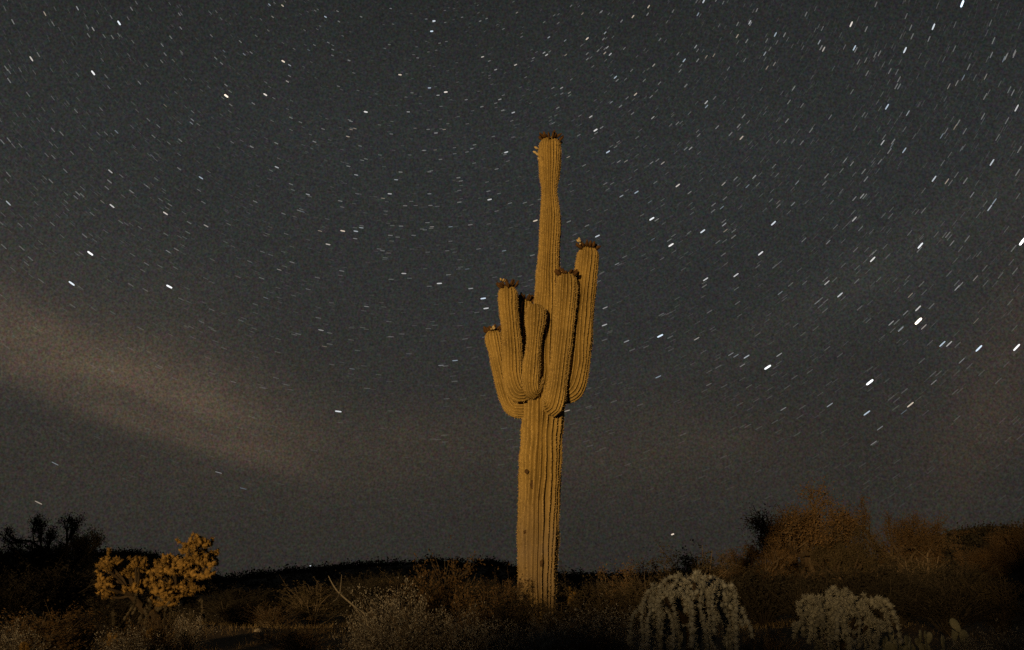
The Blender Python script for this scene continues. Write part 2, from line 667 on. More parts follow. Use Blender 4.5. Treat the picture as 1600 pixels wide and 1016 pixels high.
Y0 = SAG_Y
trunk, C, T, r = ribbed('trunk', [
    (838, 1020, 60, Y0), (838, 985, 60, Y0), (838.5, 945, 61, Y0), (839, 900, 62, Y0), (840.5, 850, 64, Y0), (842, 800, 65, Y0), (844.5, 740, 66.5, Y0),
    (847, 680, 67, Y0), (848.5, 630, 66, Y0), (850.5, 580, 58, Y0), (852.5, 530, 50, Y0), (854.5, 480, 43, Y0),
    (856, 436, 38.5, Y0), (858, 389, 33.5, Y0), (860, 342, 32.5, Y0), (859, 318, 28, Y0), (858.3, 300, 24.5, Y0), (858.5, 285, 27.5, Y0),
    (859, 262, 34, Y0), (858.7, 240, 36.5, Y0), (859.3, 225, 35, Y0), (859.5, 214, 32, Y0)], 24, saguaro, 3, depth=.105, cork_top=2.7)
crown_fruit(trunk, C, T, r, .16, 11, 30)
mb = MB()
for k, (px, py) in enumerate([(838, 233), (836, 240), (840, 243), (843, 250)]):
    petal(mb, at(px + 3, py, Y0 - .02) - SAG_O, np.array((-1, -.2, .5)), .07, .02, k)
mb.build('side_buds', M_PETAL, trunk, smooth=True)

ARMS = [
    # rows, ribs, seed, label, fruit count, bloom
    ([(838, 636, 25, Y0 + .02), (815, 640, 27, Y0 - .02), (800, 636, 26, Y0 - .02), (789, 612, 24, Y0), (781, 580, 22.5, Y0), (775.5, 550, 24, Y0), (772, 532, 27.5, Y0), (770, 515, 27, Y0)],
     17, 21, 'thin leftmost arm, lowest of the crowned ones', 18, ((768, 513, Y0 - .1), 5), .95),
    ([(842, 570, 30, Y0 + .1), (826, 590, 30, Y0 + .20), (817, 560, 29, Y0 + .20), (817, 520, 29, Y0 + .19), (819, 490, 30, Y0 + .18), (820, 466, 28, Y0 + .17)],
     16, 22, 'arm mostly hidden behind the others left of the trunk', 24, None, 1),
    ([(836, 592, 26, Y0 - .12), (821, 608, 29, Y0 - .22), (809, 611, 31, Y0 - .25), (801.5, 585, 31, Y0 - .25), (800, 548, 31, Y0 - .25), (797, 508, 27.5, Y0 - .25), (794.5, 485, 29, Y0 - .25), (793.5, 462, 31, Y0 - .25), (793, 446, 27, Y0 - .25)],
     18, 23, 'stout left arm in front', 22, ((784, 441, Y0 - .3), 4), 1),
    ([(841, 590, 20, Y0 - .22), (833, 612, 23, Y0 - .33), (829.5, 600, 26, Y0 - .37), (830.5, 572, 27.5, Y0 - .38), (833, 546, 23.5, Y0 - .38), (834.5, 528, 23.5, Y0 - .38), (836, 505, 30, Y0 - .38), (836.5, 488, 30, Y0 - .38), (836.5, 474, 25, Y0 - .38)],
     17, 24, 'short pinched arm without fruit in the middle', 0, None, 1),
    ([(858, 606, 27, Y0 - .15), (863, 634, 31, Y0 - .30), (867.5, 622, 32.5, Y0 - .35), (873, 585, 30, Y0 - .36), (877, 550, 29.5, Y0 - .36), (880.5, 515, 31, Y0 - .36), (884, 475, 33, Y0 - .36), (885.5, 448, 33, Y0 - .36), (885.5, 425, 29, Y0 - .36)],
     19, 25, 'stout right arm in front', 24, None, 1),
    ([(862, 600, 34, Y0), (882, 612, 36, Y0 - .08), (894, 604, 39, Y0 - .10), (900.5, 575, 40, Y0 - .10), (904.5, 530, 39, Y0 - .10), (909, 480, 38, Y0 - .10), (915.5, 430, 35, Y0 - .10), (918.5, 400, 33, Y0 - .10), (918.5, 384, 30, Y0 - .10)],
     20, 26, 'tallest arm, standing behind on the right', 22, ((907, 379, Y0 - .22), 6), 1),
]
for rows, ribs, seed, lab, nf, bl, spn in ARMS:
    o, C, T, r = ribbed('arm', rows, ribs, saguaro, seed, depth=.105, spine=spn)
    o['label'] = lab
    if nf:
        crown_fruit(o, C, T, r, rows[-1][2] * .5 * px_m(C[-1]), seed, nf, bloom=bl)

# old wounds on the trunk, a few more in the crook of the arms
for px, py, w, h, dy in ((822.5, 737, 3.2, 3.6, -.222), (831.5, 758, 2.6, 6.5, -.25), (821, 832, 3.6, 3.2, -.215), (846, 880, 2.8, 6.5, -.262), (868, 440, 2.8, 3.2, -.135)):
    mb = MB()
    c = at(px, py, SAG_Y + dy)
    s = px_m(c)
    rnd = np.random.default_rng(int(px))
    V, F = [], []
    nr, ns = 5, 10
    for i in range(nr):
        ph = i / (nr - 1) * math.pi / 2
        for j in range(ns):
            a = j / ns * 2 * math.pi
            k = 1 + .25 * rnd.normal()
            V.append(c + np.array((math.cos(a) * math.cos(ph) * w * s * k, -.05 * math.sin(ph) * (1.0 if i < 3 else .55) + .012, math.sin(a) * math.cos(ph) * h * s * k)))
    for i in range(nr - 1):
        for j in range(ns):
            F.append((i * ns + j, i * ns + (j + 1) % ns, (i + 1) * ns + (j + 1) % ns, (i + 1) * ns + j))
    mb.add(np.array(V) - SAG_O, F)
    mb.build('scar', M_SCAR, saguaro, smooth=True)

# ------------------------------------------------------------------ chollas
M_CH_GOLD = mottled('golden_cholla', (.075, .048, .017), (.27, .180, .060), 18, rand=.45, transl=.1)
M_CH_GREY = mottled('grey_cholla', (.080, .090, .100), (.32, .355, .385), 22, transl=.1)
M_CH_MIX = mottled('olive_cholla', (.080, .087, .086), (.31, .328, .322), 22, transl=.1)
M_CH_SPINE = mottled('cholla_spines', (.28, .295, .295), (.46, .485, .485), 30, rand=0, transl=.15)
M_CH_SPINE_G = mottled('golden_spines', (.22, .15, .058), (.36, .255, .105), 30, rand=0, transl=.15)
M_CH_DULL = mottled('dull_cholla', (.030, .027, .021), (.085, .076, .060), 12, rand=.4)
M_BARK = mottled('dark_bark', (.022, .017, .013), (.050, .039, .029), 12, bump=.6)


def joint(mb, sp, p, d, ln, rd, rnd, nsp=26, splen=.022):
    """one spiny cholla joint: knobbly spindle with spines"""
    d = d / np.linalg.norm(d)
    ts = np.array([0, .14, .38, .64, .86, 1.0])
    pr = np.array([.40, .86, 1.08, 1.0, .72, .18]) * rd * rnd.uniform(.85, 1.15, 6)
    tube(mb, p[None] + ts[:, None] * ln * d[None], pr, 6)
    for _ in range(nsp):
        t = rnd.uniform(.05, 1)
        q = rnd.normal(size=3)
        q -= d * q.dot(d)
        q /= np.linalg.norm(q) + 1e-9
        b0 = p + d * ln * t + q * rd * .8 * math.sin(math.pi * min(.93, max(.1, t))) ** .4
        o = q + d * rnd.uniform(-.3, .6)
        s = np.cross(o, rnd.normal(size=3))
        s = s / (np.linalg.norm(s) + 1e-9) * .0022
        sp.append((b0 - s, b0 + s, b0 + o / np.linalg.norm(o) * splen * rnd.uniform(.6, 1.2)))
    return p + d * ln


def chain(root, mats, origin, p, d, n, ln, rd, rnd, droop, name, spread=.25, side=.25, splen=.022):
    mb, sp = MB(), []
    d = d / np.linalg.norm(d)
    p = p.copy()
    for k in range(n):
        d = d + np.array((0, 0, -droop)) + rnd.normal(size=3) * spread
        d /= np.linalg.norm(d)
        if droop > .2:                          # heavy strands never stand up
            d[2] = min(d[2], .55 - .35 * k)
            d /= np.linalg.norm(d)
        l = ln * rnd.uniform(.75, 1.2)
        if rnd.random() < side:
            q = d + rnd.normal(size=3) * .8
            e = joint(mb, sp, p, q, l * .85, rd * .9, rnd, splen=splen)
            if rnd.random() < .5:
                joint(mb, sp, e, q + rnd.normal(size=3) * .6 - np.array((0, 0, droop)), l * .7, rd * .8, rnd, splen=splen)
        p = joint(mb, sp, p, d, l, rd * rnd.uniform(.85, 1.15), rnd, splen=splen)
    mb.v = [v - origin for v in mb.v]
    o = mb.build(name, mats[0], root, smooth=True)
    s = link('spines', quads_mesh('spines', np.array(sp) - origin, mats[1]), o)
    s['kind'] = 'stuff'
    return o


def limb(root, origin, pts, r0, r1, name='limb', material=None):
    mb = MB()
    P = catmull(pts, 12)
    tube(mb, P - origin, np.linspace(r0, r1, 12), 7)
    return mb.build(name, material or M_BARK, root, smooth=True)


def hanging_cholla(px, Y, top, half, mats, label, seed, canopy, nch, lr=.032, lmat=None, long_=1.0):
    """chain fruit cholla: dome of joints with long hanging chains"""
    rnd = np.random.default_rng(seed)
    o = at(px, 1000, Y)
    o[2] = float(ground_z(o[0], o[1])) - .04
    root = empty('chain_cholla', o)
    tag(root, label, 'cactus')
    s = px_m(o)
    limb(root, o, [o, o + (.02, 0, .2), at(px + 4, top + 90, Y)], .06, .045, 'trunk')
    hub = at(px + 4, top + 90, Y)
    for k, (cx, cy, dy) in enumerate(canopy):
        e = at(cx, cy, Y + dy)
        mid = (hub * .4 + e * .6) + np.array(((e[0] - hub[0]) * .12, -.02, .0))
        limb(root, o, [hub, mid, e], lr, lr * .55, material=lmat)
        m = nch[k]
        for j in range(m):
            a = rnd.uniform(0, 2 * math.pi)
            out = np.array((math.cos(a), math.sin(a) * .8, .25 + rnd.uniform(-.1, .5)))
            out[:2] *= .55
            out[0] += (cx - px) / half * .22
            st = e + np.array((out[0], out[1], 0)) * .05
            low = (st[2] - o[2])
            nn = int(np.clip(low / .07 * rnd.uniform(.4, 1.1) * long_, 3, 13))
            chain(root, mats, o, st + rnd.normal(size=3) * (.05, .08, .04), out * (1, 1, rnd.uniform(-.5, 1.3)), nn, .062, rnd.uniform(.015, .024), rnd, rnd.uniform(.34, .85), 'joint_chain', .30, .45, .032)
        for j in range(6):
            chain(root, mats, o, e + rnd.normal(size=3) * .04, np.array((rnd.uniform(-.8, .8), rnd.uniform(-.6, .6), 1.0)), rnd.integers(1, 3), .05, .018, rnd, .08, 'joint_cluster', .4, .6, .032)
    return root


hanging_cholla(1075, 12.0, 885, 85, (M_CH_GREY, M_CH_SPINE), 'wide grey chain cholla with long drooping strands, right of the saguaro', 5,
               [(1024, 944, .0), (1038, 930, -.15), (1062, 917, .15), (1085, 911, -.2), (1100, 915, .2), (1115, 922, -.1), (1128, 938, .1), (1080, 924, .4)],
               [6, 5, 5, 5, 5, 5, 6, 3])
hanging_cholla(1316, 12.0, 915, 72, (M_CH_MIX, M_CH_SPINE), 'round olive grey cholla, the smaller one nearer the right edge', 9,
               [(1270, 958, .0), (1284, 948, -.15), (1306, 939, .1), (1322, 936, -.2), (1338, 942, .15), (1350, 956, -.05), (1358, 972, .1), (1264, 972, .1), (1312, 954, -.3)],
               [6, 6, 6, 6, 6, 6, 5, 5, 6], .022, None, .8)


def golden_cholla():
    Y = 15.0
    rnd = np.random.default_rng(77)
    o = at(243, 1010, Y)
    o[2] = float(ground_z(o[0], o[1])) - .04
    root = empty('tree_cholla', o)
    tag(root, 'golden lit tree cholla with clumped spiny heads on dark stems at left', 'cactus')
    j1 = at(245, 965, Y)
    jl = at(205, 930, Y - .05)
    jr = at(275, 925, Y + .05)
    jt = at(308, 890, Y)
    limb(root, o, [o, (o + j1) / 2 + (.02, 0, 0), j1], .085, .07, 'trunk')
    limb(root, o, [j1, (j1 + jl) / 2 + (0, 0, -.03), jl], .06, .04)
    limb(root, o, [j1, (j1 + jr) / 2 + (0, 0, -.03), jr], .06, .045)
    limb(root, o, [jr, (jr + jt) / 2 + (.03, 0, 0), jt], .045, .032)
    heads = [(165, 884, jl), (178, 878, jl), (160, 912, jl), (185, 905, jl), (172, 922, jl), (212, 878, jl), (205, 896, jl), (218, 905, jl), (208, 918, jl),
             (243, 892, jr), (262, 874, jr), (252, 888, jr), (240, 905, jr), (275, 890, jr), (288, 880, jt), (296, 895, jt), (306, 872, jt), (322, 878, jt), (318, 898, jt),
             (296, 848, jt), (310, 843, jt), (322, 848, jt), (328, 866, jt), (300, 858, jt), (265, 915, jr), (248, 922, jr), (280, 912, jr), (270, 932, jr), (258, 940, jr), (300, 915, jr), (236, 948, jr), (288, 930, jr)]
    heads = heads + [(x + rnd.uniform(-9, 9), y + rnd.uniform(-8, 8), q) for x, y, q in heads]
    for k, (x, y, src) in enumerate(heads):
        dy = rnd.uniform(-.25, .25)
        e = at(x, y + 5, Y + dy)
        limb(root, o, [src, (src + e) / 2 + rnd.normal(size=3) * .02, e], .019, .013)
        mb, sp = MB(), []
        for j in range(11):
            q = rnd.normal(size=3)
            q /= np.linalg.norm(q)
            q[2] = abs(q[2]) * .8 - .15
            p1 = joint(mb, sp, e + q * .01, q, rnd.uniform(.055, .105), .022, rnd, 34, .026)
            if rnd.random() < .45:
                p2 = joint(mb, sp, p1, q + rnd.normal(size=3) * .6, rnd.uniform(.04, .07), .017, rnd, 24, .028)
                if rnd.random() < .4:
                    joint(mb, sp, p2, q + rnd.normal(size=3) * .8, .05, .015, rnd, 24, .028)
        mb.v = [v - o for v in mb.v]
        h = mb.build('joint_cluster', M_CH_GOLD, root, smooth=True)
        s = link('spines', quads_mesh('spines', np.array(sp) - o, M_CH_SPINE_G), h)
        s['kind'] = 'stuff'
    for k in range(26):                         # dark, dull-coloured strands below the golden heads
        x = rnd.uniform(165, 318)
        chain(root, (M_CH_DULL, M_CH_DULL), o, at(x, rnd.uniform(918, 962), Y + rnd.uniform(-.3, .25)), np.array((rnd.uniform(-.6, .6), rnd.uniform(-.5, .5), -.3)), int(rnd.integers(2, 6)), .06, .017, rnd, .4, 'joint_chain', .3, .4)



golden_cholla()


def fallen_ball(px, py, Y, rad, label, seed):
    rnd = np.random.default_rng(seed)
    c = at(px, py, Y)
    root = empty('cholla_pup', (c[0], c[1], float(ground_z(c[0], c[1]))))
    tag(root, label, 'cactus')
    o = np.array(root.location)
    stem = limb(root, o, [o - (0, 0, .03), (o + c) / 2, c - (0, 0, rad * .5)], .03, .02, 'stem')
    mb, sp = MB(), []
    for j in range(22):
        q = rnd.normal(size=3)
        q /= np.linalg.norm(q)
        joint(mb, sp, c + q * rad * .2, q, rad * rnd.uniform(.6, .85), rad * .24, rnd, 30, .024)
    mb.v = [v - o for v in mb.v]
    mb.build('joint_cluster', M_CH_GOLD, root, smooth=True)
    s = link('spines', quads_mesh('spines', np.array(sp) - o, M_CH_SPINE_G), root)
    s['kind'] = 'stuff'


fallen_ball(177, 998, 14.0, .085, 'round pale gold cholla pup at the foot of the golden cholla', 3)
fallen_ball(236, 990, 14.2, .065, 'small dull cholla pup right of the round pale gold one', 4)
fallen_ball(38, 1012, 13.0, .06, 'small golden cholla pup at the bottom left edge', 6)
fallen_ball(886, 931, 18.6, .17, 'orange brown clump of cholla joints beside the saguaro base', 8)


# ------------------------------------------------------------------ prickly pear, dead branch
M_PAD = mottled('prickly_pear_pad', (.10, .112, .088), (.23, .24, .195), 9, rand=.2)


def prickly_pear():
    rnd = np.random.default_rng(15)
    Y = 13.0
    o = at(1440, 1000, Y)
    o[2] = float(ground_z(o[0], o[1]))
    root = empty('prickly_pear', o)
    tag(root, 'low prickly pear with pale pads, right of the round cholla', 'cactus')
    s_ = px_m(o)

    def pad(base, ang, yaw, w, h, depth):
        n1, n2 = 7, 14
        V, F = [], []
        for i in range(n1):
            ph = -math.pi / 2 + math.pi * i / (n1 - 1)
            for j in range(n2):
                a = 2 * math.pi * j / n2
                rr = math.cos(ph)
                V.append((math.cos(a) * rr * w * (1 + .22 * math.sin(a)), math.sin(ph) * .013, math.sin(a) * rr * h + h * .93))
        for i in range(n1 - 1):
            for j in range(n2):
                F.append((i * n2 + j, i * n2 + (j + 1) % n2, (i + 1) * n2 + (j + 1) % n2, (i + 1) * n2 + j))
        Rm = np.array(Matrix.Rotation(yaw, 3, 'Z')) @ np.array(Matrix.Rotation(ang, 3, 'Y'))
        V = np.array(V) @ Rm.T + base
        mb = MB()
        mb.add(V, F)
        pd = mb.build('pad', M_PAD, root, smooth=True)
        sp = []
        for _ in range(30):
            p = V[rnd.integers(n2, len(V) - n2)]
            d = rnd.normal(size=3)
            d[1] -= .6
            d /= np.linalg.norm(d)
            t = np.cross(d, (0, 0, 1)) * .002
            sp.append((p - t, p + t, p + d * .028))
        link('spines', quads_mesh('spines', np.array(sp), M_CH_SPINE), pd)['kind'] = 'stuff'
        if depth:
            for k in range(rnd.integers(1, 3)):
                a = rnd.uniform(.35, 1.2) * (1 if k else -1) * (1 if rnd.random() < .5 else -1)
                tip = Rm @ np.array((math.sin(a) * w, 0, h * .93 + math.cos(a) * h * .95)) + base
                pad(tip, ang * .4 + a * .8, yaw + rnd.uniform(-.9, .9), w * rnd.uniform(.75, .95), h * rnd.uniform(.75, .95), depth - 1)
    for k in range(7):
        x = (rnd.uniform(1390, 1490) - 1440) * s_
        pad(np.array((x, rnd.uniform(-.25, .25), -.02)), rnd.uniform(-.5, .5), rnd.uniform(-1.2, 1.2), rnd.uniform(.062, .080), rnd.uniform(.100, .130), 3)


prickly_pear()

M_DEAD = mottled('weathered_wood', (.11, .104, .094), (.18, .17, .152), 25, bump=.5)
o = at(584, 985, 13.8)
o[2] = float(ground_z(o[0], o[1]))
root = empty('dead_branch', o)
tag(root, 'bare pale dead branch leaning left among the dark scrub', 'branch')
limb(root, o, [o - (0, 0, .05), at(574, 972, 13.8), at(556, 950, 13.8), at(531, 928, 13.8), at(521, 915, 13.8), at(513, 900, 13.8)], .016, .004, 'stem', M_DEAD)
limb(root, o, [at(531, 928, 13.8), at(532.5, 915, 13.8), at(534, 898, 13.8)], .009, .003, 'twig', M_DEAD)
limb(root, o, [at(556, 950, 13.8), at(556, 943, 13.85), at(557, 937, 13.9)], .0075, .003, 'twig', M_DEAD)
limb(root, o, [at(556, 950, 13.8), at(563, 962, 13.7), at(558, 974, 13.65)], .0075, .003, 'twig', M_DEAD)
limb(root, o, [at(531, 928, 13.8), at(526, 936, 13.7), at(520, 940, 13.7)], .008, .003, 'twig', M_DEAD)

# ------------------------------------------------------------------ shrubs and trees
M_LEAF_OLIVE = mottled('olive_leaves', (.042, .037, .024), (.082, .069, .044), 3, transl=.25)
M_LEAF_BROWN = mottled('brown_leaves', (.070, .048, .027), (.125, .084, .045), 3, transl=.25)
M_LEAF_GREY = mottled('grey_leaves', (.15, .15, .147), (.40, .40, .392), 6, transl=.2)
M_LEAF_SHADED = mottled('shade_toned_leaves', (.015, .0145, .0125), (.035, .033, .028), 3, transl=.25)  # near black: the shade over unlit scrub is put into the leaf colour
M_TWIG = mottled('brown_twigs', (.045, .035, .026), (.082, .064, .047), 6)
M_STEM = mottled('grey_stems', (.075, .062, .048), (.125, .105, .082), 10)
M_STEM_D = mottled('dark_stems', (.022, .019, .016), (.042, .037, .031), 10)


def leaf_polys(pts, size, rnd, aspect=.5):
    n = len(pts)
    d = rnd.normal(size=(n, 3))
    d /= np.linalg.norm(d, axis=1)[:, None]
    e = np.cross(d, rnd.normal(size=(n, 3)))
    e /= np.linalg.norm(e, axis=1)[:, None] + 1e-9
    L = size * rnd.uniform(.55, 1.35, (n, 1))
    return np.stack([pts, pts + d * L * .5 + e * L * aspect * .5, pts + d * L, pts + d * L * .5 - e * L * aspect * .5], 1)


def make_shrub(name, seed, stems, leaves, leaf, mat_leaf, mat_stem, spread=.55, fork=3, upright=.5, top=.2, stem_r=.009):
    """Multi-stemmed shrub about 1 m high: many stems from one foot, twigs, small leaves."""
    rnd = np.random.default_rng(seed)
    root = empty(name)
    mb = MB()
    tips = []
    for k in range(stems):
        a = rnd.uniform(0, 2 * math.pi)
        lean = rnd.uniform(.05, 1) ** .7 * spread
        h = rnd.uniform(.62, 1.0) * (1 - .35 * (lean / spread) ** 2)
        end = np.array((math.cos(a) * lean, math.sin(a) * lean, h))
        mid = end * (.45, .45, .55) + rnd.normal(size=3) * .04
        P = catmull([np.array((math.cos(a) * .03, math.sin(a) * .03, -.05)), mid, end], 6)
        tube(mb, P, np.linspace(stem_r, stem_r * .3, 6), 3)
        for _ in range(fork):
            t = rnd.uniform(.35, .95)
            p = P[int(t * 5)]
            d = (end - P[2]) / np.linalg.norm(end - P[2]) * upright + rnd.normal(size=3) * .5
            d[2] = abs(d[2]) * .8 + .1
            d = d / np.linalg.norm(d) * rnd.uniform(.12, .30)
            q = p + d
            tube(mb, np.array((p, p + d * .5 + rnd.normal(size=3) * .012, q)), (stem_r * .45, stem_r * .32, stem_r * .15), 3)
            tips.append((p, q))
            for _2 in range(2):
                d2 = d * .5 + rnd.normal(size=3) * .08
                p2 = p + d * rnd.uniform(.4, .9)
                tube(mb, np.array((p2, p2 + d2)), (stem_r * .22, stem_r * .1), 3)
                tips.append((p2, p2 + d2))
    mb.build('stems', mat_stem, root)
    A = np.array([t[0] for t in tips])
    B = np.array([t[1] for t in tips])
    i = rnd.integers(0, len(A), leaves)
    t = rnd.uniform(top, 1.05, (leaves, 1))
    pts = A[i] + (B[i] - A[i]) * t + rnd.normal(size=(leaves, 3)) * .022
    f = link('foliage', quads_mesh('foliage', leaf_polys(pts, leaf, rnd), mat_leaf), root)
    return root


def make_tree(name, seed, leaves, leaf, mat_leaf, mat_bark, limbs=6, spread=.6, base=.2, gen=3, lean=0.0, jitter=.05, r0=.045, env=None):
    """Desert tree about 1 unit high: short forking trunk, spreading limbs, fine twigs, feathery leaves."""
    rnd = np.random.default_rng(seed)
    root = empty(name)
    mb_t, mb_l = MB(), MB()
    ends = []
    tube(mb_t, catmull([(0, 0, -.06), (.01, 0, base * .5), (lean * .2, 0, base)], 6), np.linspace(r0, r0 * .75, 6), 7)

    def grow(p, d, ln, r, g):
        m = p + d * ln * .5 + rnd.normal(size=3) * ln * .08
        e = p + d * ln + rnd.normal(size=3) * ln * .08
        e[2] = max(e[2], .12)
        if env:
            q = (e - (lean * .2, 0, env[1])) / (env[0], env[0], env[2])
            k = np.linalg.norm(q)
            lim = rnd.uniform(.8, 1.05)
            if k > lim:
                e = np.array((lean * .2, 0, env[1])) + (e - (lean * .2, 0, env[1])) * lim / k
        tube(mb_l, catmull([p, m, e], 5), np.linspace(r, r * .55, 5), 4 if g > 1 else 3)
        if g == 0:
            ends.append((p, e))
            return
        for k in range(3 if g > 1 else 4):
            q = d + rnd.normal(size=3) * .55
            q[2] += .18
            q /= np.linalg.norm(q)
            grow(p + (e - p) * rnd.uniform(.45, 1.0), q, ln * rnd.uniform(.5, .78), r * .52, g - 1)
        ends.append((m, e))
    for k in range(limbs):
        a = 2 * math.pi * k / limbs + rnd.uniform(-.4, .4)
        sp = rnd.uniform(.3, 1) * spread
        d = np.array((math.cos(a) * sp + lean, math.sin(a) * sp, rnd.uniform(.5, 1.0)))
        d /= np.linalg.norm(d)
        grow(np.array((lean * .2, 0, base * rnd.uniform(.75, 1))), d, rnd.uniform(.27, .42), r0 * .6, gen)
    allv = np.concatenate(mb_l.v)
    sc = 1.0 / max(.2, allv[:, 2].max())
    for m in (mb_t, mb_l):
        m.v = [v * sc for v in m.v]
    mb_t.build('trunk', mat_bark, root, smooth=True)
    lo = mb_l.build('branches', mat_bark, root)
    A = np.array([t[0] for t in ends]) * sc
    B = np.array([t[1] for t in ends]) * sc
    if leaves:
        i = rnd.integers(0, len(A), leaves)
        t = rnd.uniform(.2, 1.15, (leaves, 1))
        w = rnd.normal(size=(leaves, 3)) * jitter * rnd.uniform(.4, 1, (leaves, 1))
        pts = A[i] + (B[i] - A[i]) * t + w
        link('crown', quads_mesh('crown', leaf_polys(pts, leaf, rnd), mat_leaf), root)
    return root


PROTO = {
    'creosote_brown': make_shrub('creosote_bush', 101, 46, 5200, .030, M_LEAF_BROWN, M_STEM, .50),
    'creosote_olive': make_shrub('creosote_bush', 102, 46, 5200, .030, M_LEAF_OLIVE, M_STEM, .55),
    'sage_grey': make_shrub('bursage_bush', 103, 60, 5600, .026, M_LEAF_GREY, M_STEM, .68, 4),
    'sage_grey2': make_shrub('bursage_bush', 104, 52, 4300, .026, M_LEAF_GREY, M_STEM, .62, 4),
    'dark': make_shrub('scrub_bush', 105, 50, 5200, .036, M_LEAF_SHADED, M_STEM_D, .60, 4),
    'dark2': make_shrub('scrub_bush', 106, 40, 4600, .036, M_LEAF_SHADED, M_STEM_D, .66, 4),
    'tuft': make_shrub('dry_bush', 107, 70, 3200, .034, M_LEAF_BROWN, M_STEM, .75, 2, top=.0),
    'palo': make_tree('palo_verde_tree', 201, 26000, .016, M_LEAF_BROWN, M_TWIG, 13, .7, .12, 3, 0, .04, env=(.46, .55, .42)),
    'palo2': make_tree('palo_verde_tree', 202, 22000, .016, M_LEAF_BROWN, M_TWIG, 12, .9, .10, 3, .1, .045, env=(.55, .45, .50)),
    'palo3': make_tree('palo_verde_tree', 203, 24000, .017, M_LEAF_OLIVE, M_TWIG, 12, 1.0, .10, 3, 0, .045, env=(.6, .42, .45)),
    'mesquite': make_tree('mesquite_tree', 211, 20000, .018, M_LEAF_SHADED, M_STEM_D, 11, 1.5, .34, 3, .0, .03, env=(.62, .62, .38)),
}
USED = set()


def plant(kind, px, top, half, Y, label, cat, group=None, rz=None, sink=.0, depth=None, base=None):
    """Stand a plant at distance Y so that its top shows at photo pixel (px, top) and it is about 2*half pixels wide."""
    P = at(px, top, Y)
    gz = float(base(np.array([P[0]]), np.array([P[1]]))[0]) - .2 if base else float(ground_z(P[0], P[1]))
    h = max(.15, P[2] - gz + .02)
    rw = half * px_m(P)
    src = PROTO[kind]
    if kind in USED:
        o = copy_tree(src)
    else:
        o = src
        USED.add(kind)
    o.location = (P[0], P[1], gz - sink)
    unit = BASE_W[kind]
    sx = rw / unit
    o.scale = (sx, depth * sx if depth else min(sx, h * 1.6), h)
    o.rotation_euler = (0, 0, rz if rz is not None else random.Random(px * 7 + int(Y * 10)).uniform(-.5, .5))
    tag(o, label, cat, group)
    return o


BASE_W = {}
for k, o in PROTO.items():
    v = np.concatenate([np.array([x.co for x in c.data.vertices][::7]) for c in o.children if c.name.split('.')[0] in ('foliage', 'crown', 'stems', 'branches')])
    BASE_W[k] = float(np.percentile(np.abs(v[:, 0]), 93))
    zt = float(np.percentile(v[:, 2], 99.3))
    for c in o.children:
        c.data.transform(Matrix.Diagonal((1, 1, 1 / zt, 1)))

# trees
plant('palo', 1240, 768, 78, 45, 'tallest feathery brown tree on the right', 'tree', rz=3.0)
plant('palo2', 1400, 790, 60, 44, 'brown tree with a pointed top, right of the tallest tree', 'tree')
plant('palo3', 1322, 828, 50, 43, 'low brown tree filling the gap between two taller ones', 'tree')
plant('palo2', 1180, 850, 45, 41, 'dim brown tree hugging the left foot of the tallest tree', 'tree', rz=2.1)
plant('palo', 1597, 806, 34, 70, 'dark tree cut off by the right edge', 'tree', rz=1.3)
plant('mesquite', 92, 808, 62, 30, 'bare branched dark mesquite standing against the sky at far left', 'tree', rz=.4)
plant('palo3', 8, 858, 48, 31, 'low dark tree cut off by the left edge', 'tree', rz=1.0)
plant('palo3', 228, 862, 18, 80, 'small black round tree on the skyline behind the golden cholla', 'tree', rz=.2)
plant('palo', 1530, 842, 34, 60, 'dim olive tree on the slope at far right', 'tree', rz=2.6)

for k_, x_, y_, w_, Y_, where_ in (('palo3', 1478, 838, 16, 106, 'leftmost round'), ('palo2', 1505, 828, 17, 107, 'second'), ('palo3', 1538, 825, 20, 108, 'broadest'), ('palo2', 1568, 828, 15, 108, 'last')):
    plant(k_, x_, y_, w_, Y_, '%s black tree on the crest of the right hill' % where_, 'tree', rz=x_ * .1, base=hillB[0])

